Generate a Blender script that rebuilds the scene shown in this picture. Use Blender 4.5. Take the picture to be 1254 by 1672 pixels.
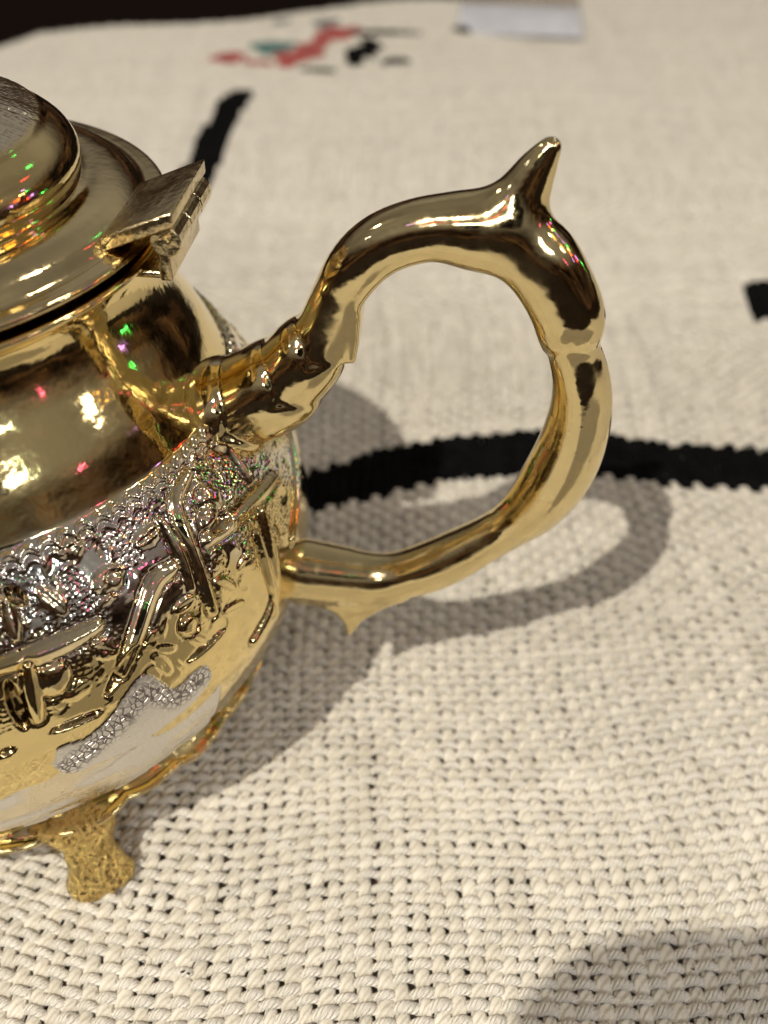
import bpy, bmesh, math, random
import numpy as np

for o in list(bpy.data.objects):
    bpy.data.objects.remove(o)
SC = bpy.context.scene
COL = SC.collection
U = 0.000125                      # one modelling unit = 0.125 mm
R_ = math.radians

# ------------------------------------------------------------------ camera
FPX, CAMH, PITCH = 1700.0, 1097.0, 40.188
cam = bpy.data.cameras.new('camera')
cam.sensor_fit = 'VERTICAL'
cam.sensor_height = 24.0
cam.lens = FPX / 1672.0 * 24.0
cam.clip_start = 0.002
cam.clip_end = 50
cam.dof.use_dof = True
cam.dof.focus_distance = 1010 * U
cam.dof.aperture_fstop = 11.0
camo = bpy.data.objects.new('camera', cam)
COL.objects.link(camo)
camo.location = (0, 0, CAMH * U)
camo.rotation_euler = (R_(90 - PITCH), 0, 0)
SC.camera = camo

# ------------------------------------------------------------------ world: dim warm shop interior
W = bpy.data.worlds.new('World')
SC.world = W
W.use_nodes = True
wn, wl = W.node_tree.nodes, W.node_tree.links
bg = wn['Background']
tc = wn.new('ShaderNodeTexCoord')
sx = wn.new('ShaderNodeSeparateXYZ'); wl.new(tc.outputs['Generated'], sx.inputs[0])
def wnoise(scale, detail, vec):
    t = wn.new('ShaderNodeTexNoise'); t.inputs['Scale'].default_value = scale; t.inputs['Detail'].default_value = detail
    wl.new(vec, t.inputs['Vector']); return t.outputs['Fac']
def wramp(fac, stops):
    r = wn.new('ShaderNodeValToRGB'); e = r.color_ramp.elements
    e[0].position, e[0].color = stops[0][0], (*stops[0][1], 1); e[1].position, e[1].color = stops[-1][0], (*stops[-1][1], 1)
    for p_, c_ in stops[1:-1]:
        q = e.new(p_); q.color = (*c_, 1)
    wl.new(fac, r.inputs['Fac']); return r.outputs['Color']
# plain plaster ceiling above, dim cluttered shelves around
ceil_c = wramp(wnoise(1.3, 2, tc.outputs['Generated']), [(0.30, (0.30, 0.27, 0.24)), (0.70, (0.62, 0.57, 0.52))])
wmap = wn.new('ShaderNodeMapping'); wmap.inputs['Scale'].default_value = (1.0, 1.0, 2.6); wl.new(tc.outputs['Generated'], wmap.inputs['Vector'])
wall_c = wramp(wnoise(4.0, 4, wmap.outputs['Vector']), [(0.40, (0.010, 0.007, 0.005)), (0.55, (0.095, 0.052, 0.032)), (0.66, (0.24, 0.13, 0.07)), (0.78, (0.75, 0.52, 0.30))])
fac = wn.new('ShaderNodeMapRange'); fac.interpolation_type = 'SMOOTHSTEP'
fac.inputs['From Min'].default_value = 0.16; fac.inputs['From Max'].default_value = 0.50
wl.new(sx.outputs['Z'], fac.inputs['Value'])
wm = wn.new('ShaderNodeMix'); wm.data_type = 'RGBA'
wl.new(fac.outputs['Result'], wm.inputs['Factor']); wl.new(wall_c, wm.inputs['A']); wl.new(ceil_c, wm.inputs['B'])
wl.new(wm.outputs['Result'], bg.inputs['Color'])
bg.inputs['Strength'].default_value = 0.46

SC.view_settings.view_transform = 'Standard'
SC.view_settings.look = 'None'
SC.view_settings.exposure = 0.0
SC.view_settings.gamma = 1.0
SC.cycles.max_bounces = 8
SC.cycles.glossy_bounces = 6
SC.cycles.sample_clamp_indirect = 6
SC.cycles.use_denoising = True
SC.cycles.blur_glossy = 0.3

# ------------------------------------------------------------------ shop lamps (all out of frame)
KEY = np.array([-3250.0, -4700.0, 8600.0])
def lamp(name, p, power, radius, color):
    l = bpy.data.lights.new(name, 'POINT')
    l.energy = power; l.shadow_soft_size = radius * U; l.color = color
    o = bpy.data.objects.new(name, l); COL.objects.link(o)
    o.location = [v * U for v in p]
    return o
lamp('key_lamp', KEY, 62.0, 62, (1.0, 0.925, 0.79))
lamp('ceiling_lamp', (4200, 3800, 9500), 6.0, 420, (1.0, 0.90, 0.80))
lamp('ceiling_lamp', (-7200, 2600, 8200), 5.0, 420, (1.0, 0.86, 0.70))
RED, GRN, VIO, PNK, AMB, WHT = (1.0, 0.06, 0.04), (0.05, 1.0, 0.16), (0.50, 0.24, 1.0), (1.0, 0.12, 0.34), (1.0, 0.52, 0.10), (1.0, 0.96, 0.9)
for nm, p_, w_, r_, c_ in (                      # strings of small coloured shop lights
        ('red_lamp', (-1500, -5200, 6200), .09, 130, RED), ('red_lamp', (-2600, -4300, 5000), .07, 110, RED), ('red_lamp', (900, -4200, 7400), .06, 110, RED),
        ('red_lamp', (5200, -1500, 5600), .08, 120, RED),
        ('green_lamp', (1800, -5200, 6400), .07, 110, GRN), ('green_lamp', (4600, -3200, 4200), .06, 110, GRN),
        ('violet_lamp', (3200, -4000, 6800), .10, 140, VIO), ('violet_lamp', (-4200, -3800, 6400), .08, 120, VIO), ('violet_lamp', (600, -5600, 4800), .07, 110, VIO),
        ('pink_lamp', (4800, -2200, 6600), .10, 140, PNK), ('pink_lamp', (-600, -4600, 7600), .08, 120, PNK), ('pink_lamp', (2400, -3000, 8000), .07, 110, PNK),
        ('amber_lamp', (400, -6200, 6800), .16, 150, AMB), ('amber_lamp', (6400, 1400, 4300), .35, 240, AMB),
        ('violet_lamp', (5680, 3300, 1600), .09, 130, VIO), ('red_lamp', (5880, 2800, 1700), .08, 120, RED), ('violet_lamp', (6000, 1550, 2140), .08, 120, VIO),
        ('red_lamp', (5840, 2100, 2450), .16, 170, (1.0, 0.16, 0.03)), ('amber_lamp', (5610, 2590, 2770), .20, 170, (1.0, 0.80, 0.35)), ('green_lamp', (5430, 3140, 2750), .12, 140, GRN),
        ('pink_lamp', (5510, -1400, 2510), .08, 110, PNK), ('white_lamp', (5450, 570, 3630), .5, 160, WHT), ('green_lamp', (5480, 4020, 900), .10, 130, GRN),
        ('red_lamp', (3850, 4120, 4530), .07, 110, RED), ('green_lamp', (2780, 5030, 4690), .06, 100, GRN), ('violet_lamp', (5370, 3080, 3300), .07, 100, VIO),
        ('white_lamp', (5600, -600, 5800), .25, 110, WHT), ('white_lamp', (-5600, -1200, 4600), .25, 90, (0.85, 0.93, 1.0)), ('white_lamp', (2600, -5600, 4400), .2, 90, WHT)):
    lamp(nm, p_, w_, r_, c_)
def tube(p, length, width, power, color, rot):
    l = bpy.data.lights.new('tube_lamp', 'AREA'); l.shape = 'RECTANGLE'; l.size = length * U; l.size_y = width * U
    l.energy = power; l.color = color
    o = bpy.data.objects.new('tube_lamp', l); COL.objects.link(o)
    o.location = [v * U for v in p]
    d = np.array([0, 900, 400.0]) - np.array(p, float)
    import mathutils
    o.rotation_euler = mathutils.Vector(d).to_track_quat('-Z', 'Y').to_euler()
tube((-800, -6800, 5600), 5200, 380, 3.4, (1.0, 0.97, 0.90), 0)
tube((5200, -5200, 5200), 2600, 300, 1.4, (0.95, 0.97, 1.0), 0)

# ------------------------------------------------------------------ helpers
def mesh_obj(name, V, F, mat, parent=None, smooth=True, uv=None, loc=None):
    V = np.asarray(V, dtype=np.float64) * U
    me = bpy.data.meshes.new(name)
    if isinstance(F, np.ndarray):
        nf, k = F.shape
        me.vertices.add(len(V)); me.vertices.foreach_set('co', V.astype(np.float32).ravel())
        me.loops.add(nf * k); me.loops.foreach_set('vertex_index', F.astype(np.int32).ravel())
        me.polygons.add(nf)
        me.polygons.foreach_set('loop_start', np.arange(0, nf * k, k, dtype=np.int32))
        me.update(calc_edges=True)
    else:
        me.from_pydata([tuple(v) for v in V], [], [tuple(f) for f in F])
    if smooth:
        me.polygons.foreach_set('use_smooth', np.ones(len(me.polygons), dtype=bool))
    if uv is not None:
        lay = me.uv_layers.new(name='UVMap')
        vi = np.empty(len(me.loops), dtype=np.int32); me.loops.foreach_get('vertex_index', vi)
        lay.data.foreach_set('uv', np.asarray(uv, dtype=np.float32)[vi].ravel())
    me.validate()
    me.materials.append(mat)
    o = bpy.data.objects.new(name, me)
    COL.objects.link(o)
    if parent is not None:
        o.parent = parent
    if loc is not None:
        o.location = [v * U for v in loc]
    return o

def tag(o, label=None, cat=None, group=None, kind=None):
    if label: o['label'] = label
    if cat: o['category'] = cat
    if group: o['group'] = group
    if kind: o['kind'] = kind
    return o

def attr(o, name, vals):
    a = o.data.attributes.new(name, 'FLOAT', 'POINT')
    a.data.foreach_set('value', np.asarray(vals, dtype=np.float32))

def catmull(P, n=8):
    P = np.array(P, float); out = []
    Q = np.vstack([2 * P[0] - P[1], P, 2 * P[-1] - P[-2]])
    for i in range(1, len(Q) - 2):
        p0, p1, p2, p3 = Q[i - 1:i + 3]
        for t in np.linspace(0, 1, n, endpoint=False):
            out.append(.5 * ((2 * p1) + (-p0 + p2) * t + (2 * p0 - 5 * p1 + 4 * p2 - p3) * t * t + (-p0 + 3 * p1 - 3 * p2 + p3) * t ** 3))
    out.append(P[-1])
    return np.array(out)

def grid_faces(nr, nc, wrap):
    i = np.arange(nr - 1)[:, None]
    j = np.arange(nc if wrap else nc - 1)[None, :]
    j2 = (j + 1) % nc
    return np.stack([i * nc + j, i * nc + j2, (i + 1) * nc + j2, (i + 1) * nc + j], -1).reshape(-1, 4)

def lathe(P, nseg=160, n=6):
    D = catmull(P, n)
    t = np.linspace(0, 2 * np.pi, nseg, endpoint=False)
    V = np.stack([D[:, 0:1] * np.cos(t), D[:, 0:1] * np.sin(t), D[:, 1:2] + 0 * t], -1).reshape(-1, 3)
    return V, grid_faces(len(D), nseg, True)

def vnoise(x, y, seed=0):
    """smooth value noise, numpy"""
    xi, yi = np.floor(x).astype(np.int64), np.floor(y).astype(np.int64)
    fx, fy = x - xi, y - yi
    fx = fx * fx * (3 - 2 * fx); fy = fy * fy * (3 - 2 * fy)
    def h(a, b):
        n = (a * 374761393 + b * 668265263 + seed * 982451653) & 0x7fffffff
        n = ((n ^ (n >> 13)) * 1274126177) & 0x7fffffff
        return ((n ^ (n >> 16)) & 0xffff) / 65535.0
    return (h(xi, yi) * (1 - fx) + h(xi + 1, yi) * fx) * (1 - fy) + (h(xi, yi + 1) * (1 - fx) + h(xi + 1, yi + 1) * fx) * fy

def sweep(C, N, B, w, d, ns=28, ex=2.3):
    """closed tube: centres C, in-plane normals N, binormal B, half sizes w (along N), d (along B)"""
    a = np.linspace(0, 2 * np.pi, ns, endpoint=False)
    ex = np.broadcast_to(np.asarray(ex, float), (len(C),))[:, None]
    ca, sa = np.cos(a)[None, :], np.sin(a)[None, :]
    ca = np.sign(ca) * np.abs(ca) ** (2 / ex); sa = np.sign(sa) * np.abs(sa) ** (2 / ex)
    V = C[:, None, :] + w[:, None, None] * ca[:, :, None] * N[:, None, :] + d[:, None, None] * sa[:, :, None] * B[:, None, :]
    k = len(C)
    V = np.vstack([V.reshape(-1, 3), C[:1], C[-1:]])
    F = [tuple(f) for f in grid_faces(k, ns, True)]
    for j in range(ns):
        F.append((k * ns, (j + 1) % ns, j))
        F.append((k * ns + 1, (k - 1) * ns + j, (k - 1) * ns + (j + 1) % ns))
    return V, F

def plane_tube(P, depth=0.92, ns=28, n=6, ex=2.3, y=0.0, sm=0):
    """P rows (r, z, halfwidth) in the vertical plane y=const"""
    D = catmull(P, n)
    for _ in range(sm):
        D[1:-1, :2] = 0.25 * D[:-2, :2] + 0.5 * D[1:-1, :2] + 0.25 * D[2:, :2]
        if _ < 8: D[1:-1, 2] = 0.25 * D[:-2, 2] + 0.5 * D[1:-1, 2] + 0.25 * D[2:, 2]
    C = np.stack([D[:, 0], np.full(len(D), y), D[:, 1]], -1)
    T = np.gradient(C, axis=0); T /= np.linalg.norm(T, axis=1, keepdims=True)
    B = np.tile(np.array([0, 1.0, 0]), (len(D), 1))
    N = np.cross(B, T)
    return sweep(C, N, B, D[:, 2], D[:, 2] * depth, ns, ex)

def join(parts):
    V, F, k = [], [], 0
    for v, f in parts:
        V.append(np.asarray(v, float))
        F += [tuple(int(i) + k for i in q) for q in f]
        k += len(v)
    return np.vstack(V), F

def remesh(o, voxel, smooth_it=6, fac=0.5):
    m = o.modifiers.new('remesh', 'REMESH'); m.mode = 'VOXEL'; m.voxel_size = voxel * U; m.use_smooth_shade = True
    s = o.modifiers.new('smooth', 'SMOOTH'); s.factor = fac; s.iterations = smooth_it
    dg = bpy.context.evaluated_depsgraph_get()
    me = bpy.data.meshes.new_from_object(o.evaluated_get(dg))
    o.modifiers.clear()
    old = o.data; o.data = me; me.name = old.name
    me.polygons.foreach_set('use_smooth', np.ones(len(me.polygons), dtype=bool))
    return o

def box(x0, x1, y0, y1, z0, z1, bev=0.0, seg=2):
    bm = bmesh.new()
    bmesh.ops.create_cube(bm, size=1.0)
    for v in bm.verts:
        v.co = ((x0 + x1) / 2 + v.co.x * (x1 - x0), (y0 + y1) / 2 + v.co.y * (y1 - y0), (z0 + z1) / 2 + v.co.z * (z1 - z0))
    if bev > 0:
        bmesh.ops.bevel(bm, geom=bm.edges[:], offset=bev, segments=seg, affect='EDGES', profile=0.5)
    V = np.array([v.co[:] for v in bm.verts]); F = [tuple(v.index for v in f.verts) for f in bm.faces]
    bm.free()
    return V, F

# ------------------------------------------------------------------ materials
def new_mat(name):
    m = bpy.data.materials.new(name); m.use_nodes = True
    nt = m.node_tree
    return m, nt.nodes, nt.links, nt.nodes['Principled BSDF']

def noise(n, l, scale, detail=3, coord=None, rough=0.55):
    t = n.new('ShaderNodeTexNoise')
    t.inputs['Scale'].default_value = scale; t.inputs['Detail'].default_value = detail; t.inputs['Roughness'].default_value = rough
    if coord is not None: l.new(coord, t.inputs['Vector'])
    return t

def ramp(n, l, fac, stops):
    r = n.new('ShaderNodeValToRGB'); e = r.color_ramp.elements
    e[0].position, e[0].color = stops[0][0], (*stops[0][1], 1)
    e[1].position, e[1].color = stops[-1][0], (*stops[-1][1], 1)
    for p, c in stops[1:-1]:
        q = e.new(p); q.color = (*c, 1)
    l.new(fac, r.inputs['Fac'])
    return r

GOLD = (0.85, 0.68, 0.33)
SILVER = (0.83, 0.80, 0.76)
def gold_mat(name, base=GOLD, r0=0.05, r1=0.14, wav=0.14, wscale=420.0, fine=0.03):
    m, n, l, p = new_mat(name)
    co = n.new('ShaderNodeTexCoord').outputs['Object']
    p.inputs['Metallic'].default_value = 1.0
    a = noise(n, l, 260, 4, co)
    c = ramp(n, l, a.outputs['Fac'], [(0.3, tuple(v * 0.9 for v in base)), (0.7, base)])
    l.new(c.outputs['Color'], p.inputs['Base Color'])
    b = noise(n, l, 900, 5, co, 0.7)
    mr = n.new('ShaderNodeMapRange'); mr.inputs['From Min'].default_value = 0.35; mr.inputs['From Max'].default_value = 0.75
    mr.inputs['To Min'].default_value = r0; mr.inputs['To Max'].default_value = r1
    l.new(b.outputs['Fac'], mr.inputs['Value'])
    sg = noise(n, l, 110, 3, co, 0.6)
    sr = n.new('ShaderNodeMapRange'); sr.inputs['From Min'].default_value = 0.54; sr.inputs['From Max'].default_value = 0.66
    sr.inputs['To Min'].default_value = 0.0; sr.inputs['To Max'].default_value = 0.10
    l.new(sg.outputs['Fac'], sr.inputs['Value'])
    ad = n.new('ShaderNodeMath'); ad.operation = 'ADD'
    l.new(mr.outputs['Result'], ad.inputs[0]); l.new(sr.outputs['Result'], ad.inputs[1]); l.new(ad.outputs[0], p.inputs['Roughness'])
    w = noise(n, l, wscale, 2, co)
    bp = n.new('ShaderNodeBump'); bp.inputs['Strength'].default_value = wav; bp.inputs['Distance'].default_value = 4 * U
    l.new(w.outputs['Fac'], bp.inputs['Height'])
    w2 = noise(n, l, 5200, 3, co)
    bp2 = n.new('ShaderNodeBump'); bp2.inputs['Strength'].default_value = fine; bp2.inputs['Distance'].default_value = 1.2 * U
    l.new(w2.outputs['Fac'], bp2.inputs['Height']); l.new(bp.outputs['Normal'], bp2.inputs['Normal'])
    l.new(bp2.outputs['Normal'], p.inputs['Normal'])
    return m

M_GOLD = gold_mat('polished_brass')
M_LID = gold_mat('polished_lid', (0.84, 0.69, 0.38), 0.05, 0.16, 0.12, 380)
M_HANDLE = gold_mat('handle_brass', (0.84, 0.69, 0.37), 0.035, 0.15, 0.12, 330)
M_HINGE = gold_mat('hinge_brass', (0.74, 0.61, 0.36), 0.12, 0.30, 0.5, 700, 0.2)

def engraved_mat(name):
    """plated metal: gold with silver areas ('silver'), stippled ground ('stipple'), coarse honeycomb ('comb')"""
    m, n, l, p = new_mat(name)
    co = n.new('ShaderNodeTexCoord').outputs['Object']
    def at(nm):
        a = n.new('ShaderNodeAttribute'); a.attribute_name = nm; return a.outputs['Fac']
    p.inputs['Metallic'].default_value = 1.0
    mx = n.new('ShaderNodeMix'); mx.data_type = 'RGBA'
    l.new(at('silver'), mx.inputs['Factor'])
    mx.inputs['A'].default_value = (*GOLD, 1); mx.inputs['B'].default_value = (*SILVER, 1)
    # dark oxide kept in the punched dots of the matte patch
    vc = n.new('ShaderNodeTexVoronoi'); vc.inputs['Scale'].default_value = 1.0 / (6.2 * U); vc.feature = 'DISTANCE_TO_EDGE'
    l.new(co, vc.inputs['Vector'])
    vr = n.new('ShaderNodeMapRange'); vr.inputs['From Min'].default_value = 0.03; vr.inputs['From Max'].default_value = 0.16
    l.new(vc.outputs['Distance'], vr.inputs['Value'])
    ox = n.new('ShaderNodeMix'); ox.data_type = 'RGBA'
    ml = n.new('ShaderNodeMath'); ml.operation = 'MULTIPLY'
    inv = n.new('ShaderNodeMath'); inv.operation = 'SUBTRACT'; inv.inputs[0].default_value = 1.0
    l.new(vr.outputs['Result'], inv.inputs[1])
    l.new(inv.outputs[0], ml.inputs[0]); l.new(at('comb'), ml.inputs[1])
    l.new(ml.outputs[0], ox.inputs['Factor'])
    l.new(mx.outputs['Result'], ox.inputs['A']); ox.inputs['B'].default_value = (0.22, 0.19, 0.20, 1)
    tn = n.new('ShaderNodeMix'); tn.data_type = 'RGBA'
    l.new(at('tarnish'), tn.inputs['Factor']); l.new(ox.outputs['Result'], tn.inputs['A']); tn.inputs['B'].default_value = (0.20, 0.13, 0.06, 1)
    l.new(tn.outputs['Result'], p.inputs['Base Color'])
    # roughness
    rn = noise(n, l, 1100, 4, co, 0.7)
    r1 = n.new('ShaderNodeMapRange'); r1.inputs['From Min'].default_value = 0.35; r1.inputs['From Max'].default_value = 0.75
    r1.inputs['To Min'].default_value = 0.05; r1.inputs['To Max'].default_value = 0.15
    l.new(rn.outputs['Fac'], r1.inputs['Value'])
    ra = n.new('ShaderNodeMath'); ra.operation = 'MULTIPLY_ADD'; ra.inputs[1].default_value = 0.32
    l.new(at('matte'), ra.inputs[0]); l.new(r1.outputs['Result'], ra.inputs[2])
    l.new(ra.outputs[0], p.inputs['Roughness'])
    # stipple
    v1 = n.new('ShaderNodeTexVoronoi'); v1.inputs['Scale'].default_value = 1.0 / (5.2 * U)
    v1.inputs['Randomness'].default_value = 0.55
    l.new(co, v1.inputs['Vector'])
    b1 = n.new('ShaderNodeBump'); b1.inputs['Distance'].default_value = 1.0 * U
    sm = n.new('ShaderNodeMath'); sm.operation = 'MULTIPLY'; sm.inputs[1].default_value = 0.9
    l.new(at('stipple'), sm.inputs[0]); l.new(sm.outputs[0], b1.inputs['Strength'])
    l.new(v1.outputs['Distance'], b1.inputs['Height'])
    b2 = n.new('ShaderNodeBump'); b2.inputs['Distance'].default_value = 2.0 * U
    l.new(at('comb'), b2.inputs['Strength']); l.new(vr.outputs['Result'], b2.inputs['Height'])
    l.new(b1.outputs['Normal'], b2.inputs['Normal'])
    w = noise(n, l, 420, 2, co)
    b3 = n.new('ShaderNodeBump'); b3.inputs['Strength'].default_value = 0.10; b3.inputs['Distance'].default_value = 4 * U
    l.new(w.outputs['Fac'], b3.inputs['Height']); l.new(b2.outputs['Normal'], b3.inputs['Normal'])
    l.new(b3.outputs['Normal'], p.inputs['Normal'])
    return m
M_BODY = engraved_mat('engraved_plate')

def cast_mat():
    m, n, l, p = new_mat('cast_gold')
    co = n.new('ShaderNodeTexCoord').outputs['Object']
    p.inputs['Metallic'].default_value = 1.0
    a = noise(n, l, 1700, 6, co, 0.74)
    c = ramp(n, l, a.outputs['Fac'], [(0.40, (0.05, 0.035, 0.02)), (0.46, (0.60, 0.42, 0.14)), (0.62, (0.90, 0.69, 0.29))])
    l.new(c.outputs['Color'], p.inputs['Base Color'])
    p.inputs['Roughness'].default_value = 0.11
    bp = n.new('ShaderNodeBump'); bp.inputs['Strength'].default_value = 0.6; bp.inputs['Distance'].default_value = 8 * U
    l.new(a.outputs['Fac'], bp.inputs['Height']); l.new(bp.outputs['Normal'], p.inputs['Normal'])
    return m
M_CAST = cast_mat()

def yarn_mat(name, c0, c1, dirt=(0.40, 0.33, 0.25), turns=1.0, black=False):
    m, n, l, p = new_mat(name)
    tcn = n.new('ShaderNodeTexCoord')
    co, uv = tcn.outputs['Object'], tcn.outputs['UV']
    a = noise(n, l, 190, 4, co, 0.6)
    c = ramp(n, l, a.outputs['Fac'], [(0.32, c0), (0.66, c1)])
    b = noise(n, l, 620, 2, co)
    dr = ramp(n, l, b.outputs['Fac'], [(0.0, (0, 0, 0)), (0.735, (0, 0, 0)), (0.80, (1, 1, 1))])
    mx = n.new('ShaderNodeMix'); mx.data_type = 'RGBA'
    l.new(dr.outputs['Color'], mx.inputs['Factor']); l.new(c.outputs['Color'], mx.inputs['A']); mx.inputs['B'].default_value = (*dirt, 1)
    sp = noise(n, l, 2600, 1, co)
    sr = ramp(n, l, sp.outputs['Fac'], [(0.0, (0, 0, 0)), (0.80, (0, 0, 0)), (0.83, (1, 1, 1))])
    m2 = n.new('ShaderNodeMix'); m2.data_type = 'RGBA'
    l.new(sr.outputs['Color'], m2.inputs['Factor']); l.new(mx.outputs['Result'], m2.inputs['A']); m2.inputs['B'].default_value = (0.03, 0.02, 0.015, 1)
    oi = n.new('ShaderNodeObjectInfo')
    tr = n.new('ShaderNodeMapRange'); tr.inputs['To Min'].default_value = 0.92; tr.inputs['To Max'].default_value = 1.05
    l.new(oi.outputs['Random'], tr.inputs['Value'])
    m3 = n.new('ShaderNodeMix'); m3.data_type = 'RGBA'; m3.blend_type = 'MULTIPLY'; m3.inputs['Factor'].default_value = 1.0
    l.new(m2.outputs['Result'], m3.inputs['A']); l.new(tr.outputs['Result'], m3.inputs['B'])
    l.new(m3.outputs['Result'], p.inputs['Base Color'])
    p.inputs['Roughness'].default_value = 0.85
    p.inputs['Specular IOR Level'].default_value = 0.08 if black else 0.25
    p.inputs['Sheen Weight'].default_value = 0.0 if black else 0.25
    p.inputs['Sheen Roughness'].default_value = 0.5
    # twisted plies
    wv = n.new('ShaderNodeTexWave'); wv.wave_type = 'BANDS'; wv.bands_direction = 'DIAGONAL'
    wv.inputs['Scale'].default_value = 1.0; wv.inputs['Distortion'].default_value = 1.1
    wv.inputs['Detail'].default_value = 2; wv.inputs['Detail Scale'].default_value = 2.0
    mp = n.new('ShaderNodeMapping'); mp.inputs['Scale'].default_value = (2.2 * turns, 0.9, 1)
    l.new(uv, mp.inputs['Vector']); l.new(mp.outputs['Vector'], wv.inputs['Vector'])
    bp = n.new('ShaderNodeBump'); bp.inputs['Strength'].default_value = 0.8; bp.inputs['Distance'].default_value = 2.8 * U
    l.new(wv.outputs['Fac'], bp.inputs['Height'])
    fz = noise(n, l, 4500, 3, co)
    b2 = n.new('ShaderNodeBump'); b2.inputs['Strength'].default_value = 0.4; b2.inputs['Distance'].default_value = 1.5 * U
    l.new(fz.outputs['Fac'], b2.inputs['Height']); l.new(bp.outputs['Normal'], b2.inputs['Normal'])
    l.new(b2.outputs['Normal'], p.inputs['Normal'])
    return m
M_WARP = yarn_mat('warp_cotton', (0.68, 0.63, 0.525), (0.81, 0.765, 0.665), turns=0.30)
M_WEFT = yarn_mat('weft_cotton', (0.75, 0.705, 0.61), (0.87, 0.83, 0.745), turns=1.1)
M_BLACK = yarn_mat('black_cotton', (0.002, 0.002, 0.002), (0.007, 0.007, 0.0075), dirt=(0.016, 0.015, 0.014), black=True)
M_RED = yarn_mat('red_wool', (0.36, 0.035, 0.03), (0.50, 0.07, 0.055), dirt=(0.3, 0.05, 0.04))
M_TEAL = yarn_mat('teal_wool', (0.05, 0.15, 0.14), (0.09, 0.22, 0.20), dirt=(0.05, 0.12, 0.12))
M_GREY = yarn_mat('grey_wool', (0.16, 0.15, 0.15), (0.24, 0.22, 0.22), dirt=(0.12, 0.1, 0.1))

def sheet_mat(name, c0, c1):
    m, n, l, p = new_mat(name)
    co = n.new('ShaderNodeTexCoord').outputs['Object']
    a = noise(n, l, 60, 5, co, 0.65)
    c = ramp(n, l, a.outputs['Fac'], [(0.3, c0), (0.7, c1)])
    l.new(c.outputs['Color'], p.inputs['Base Color'])
    p.inputs['Roughness'].default_value = 0.9; p.inputs['Specular IOR Level'].default_value = 0.2
    ck = n.new('ShaderNodeTexChecker'); ck.inputs['Scale'].default_value = 1.0 / (17 * U)
    l.new(co, ck.inputs['Vector'])
    bp = n.new('ShaderNodeBump'); bp.inputs['Strength'].default_value = 0.5; bp.inputs['Distance'].default_value = 4 * U
    b = noise(n, l, 500, 4, co)
    l.new(b.outputs['Fac'], bp.inputs['Height']); l.new(bp.outputs['Normal'], p.inputs['Normal'])
    return m
M_FIELD = sheet_mat('plain_cotton', (0.435, 0.41, 0.36), (0.50, 0.47, 0.415))
M_BACK = sheet_mat('rug_underside', (0.42, 0.34, 0.25), (0.52, 0.43, 0.33))

def simple(name, col, rough=0.5, **kw):
    m, n, l, p = new_mat(name)
    co = n.new('ShaderNodeTexCoord').outputs['Object']
    a = noise(n, l, kw.pop('scale', 90), 4, co)
    c = ramp(n, l, a.outputs['Fac'], [(0.3, tuple(v * 0.8 for v in col)), (0.7, col)])
    l.new(c.outputs['Color'], p.inputs['Base Color'])
    p.inputs['Roughness'].default_value = rough
    for k, v in kw.items(): p.inputs[k].default_value = v
    return m
M_TABLE = simple('dark_wood', (0.006, 0.0025, 0.0015), 0.8, scale=20, **{'Specular IOR Level': 0.05})
M_LABEL = simple('white_label', (0.84, 0.86, 0.94), 0.12, Alpha=0.58)
M_CARD = simple('kraft_card', (0.40, 0.34, 0.26), 0.5, Alpha=0.4)
M_PHONE = simple('phone_case', (0.02, 0.02, 0.022), 0.4)

# ------------------------------------------------------------------ table and rug
def cz(Y): return 0.764 * Y + 0.6453 * CAMH
def hw(Y): return 627.0 / FPX * cz(Y)

ZW = -7.0                                    # mid plane of the weave
def heave(x, y):
    """low rumples of the rug, calm where the teapot stands"""
    d = np.hypot(x + 499, y - 955)
    k = np.clip((d - 380) / 420, 0, 1)
    far = np.clip((y - 2300) / 900, 0, 1)
    return k * (6 * np.sin(x * .0062 + y * .0031 + 1.0) + 5 * np.sin(x * .0027 - y * .0058)) * (0.5 + 0.5 * far) \
        + 7 * np.exp(-((y - 3270 + 0.16 * x) / 110.0) ** 2) + 12 * np.sin(x * .0041 + 2) * np.clip((y - 3300) / 700, 0, 1)
def warpx(x, y):
    return 5 * np.sin(y * .011 + x * .004) + 9 * np.sin(y * .0042 - x * .003 + .7) + 6 * (vnoise(x * .012, y * .012, 3) - .5)
def warpy(x, y):
    near = np.exp(-(((x + 330) / 260.0) ** 2 + ((y - 600) / 170.0) ** 2))
    return 6 * np.sin(x * .010 + y * .003) + 9 * np.sin(x * .0045 - 1.0) + 6 * (vnoise(x * .012 + 9, y * .012, 5) - .5) - 26 * near * np.sin((x + 330) * .009)

B1 = [[-163,1389],[-133,1406],[-29,1467],[80,1509],[246,1531],[410,1520],[514,1492],[600,1487],[678,1480],[756,1467],[850,1440],[830,1310],[718,1346],[642,1353],[568,1359],[488,1367],[367,1389],[232,1392],[76,1376],[-27,1332],[-127,1296],[-155,1277],[-240,1230],[-250,1340]]
B2 = [[-565,2400],[-546,2624],[-537,2725],[-523,2994],[-511,3251],[-465,3346],[-413,3346],[-407,3289],[-426,3160],[-438,2937],[-445,2672],[-460,2480],[-500,2330]]
B3 = [[794,2088],[852,2097],[957,2102],[1100,2110],[1120,1960],[901,1927],[776,1927],[777,1978]]
def inside(poly, x, y):
    x = np.asarray(x, float); y = np.asarray(y, float)
    c = np.zeros(np.broadcast(x, y).shape, bool)
    n = len(poly)
    for i in range(n):
        x0, y0 = poly[i]; x1, y1 = poly[(i + 1) % n]
        if y0 == y1: continue
        c ^= ((y0 > y) != (y1 > y)) & (x < (x1 - x0) * (y - y0) / (y1 - y0) + x0)
    return c
def in_black(x, y):
    return inside(B1, x, y) | inside(B2, x, y) | inside(B3, x, y)

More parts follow.
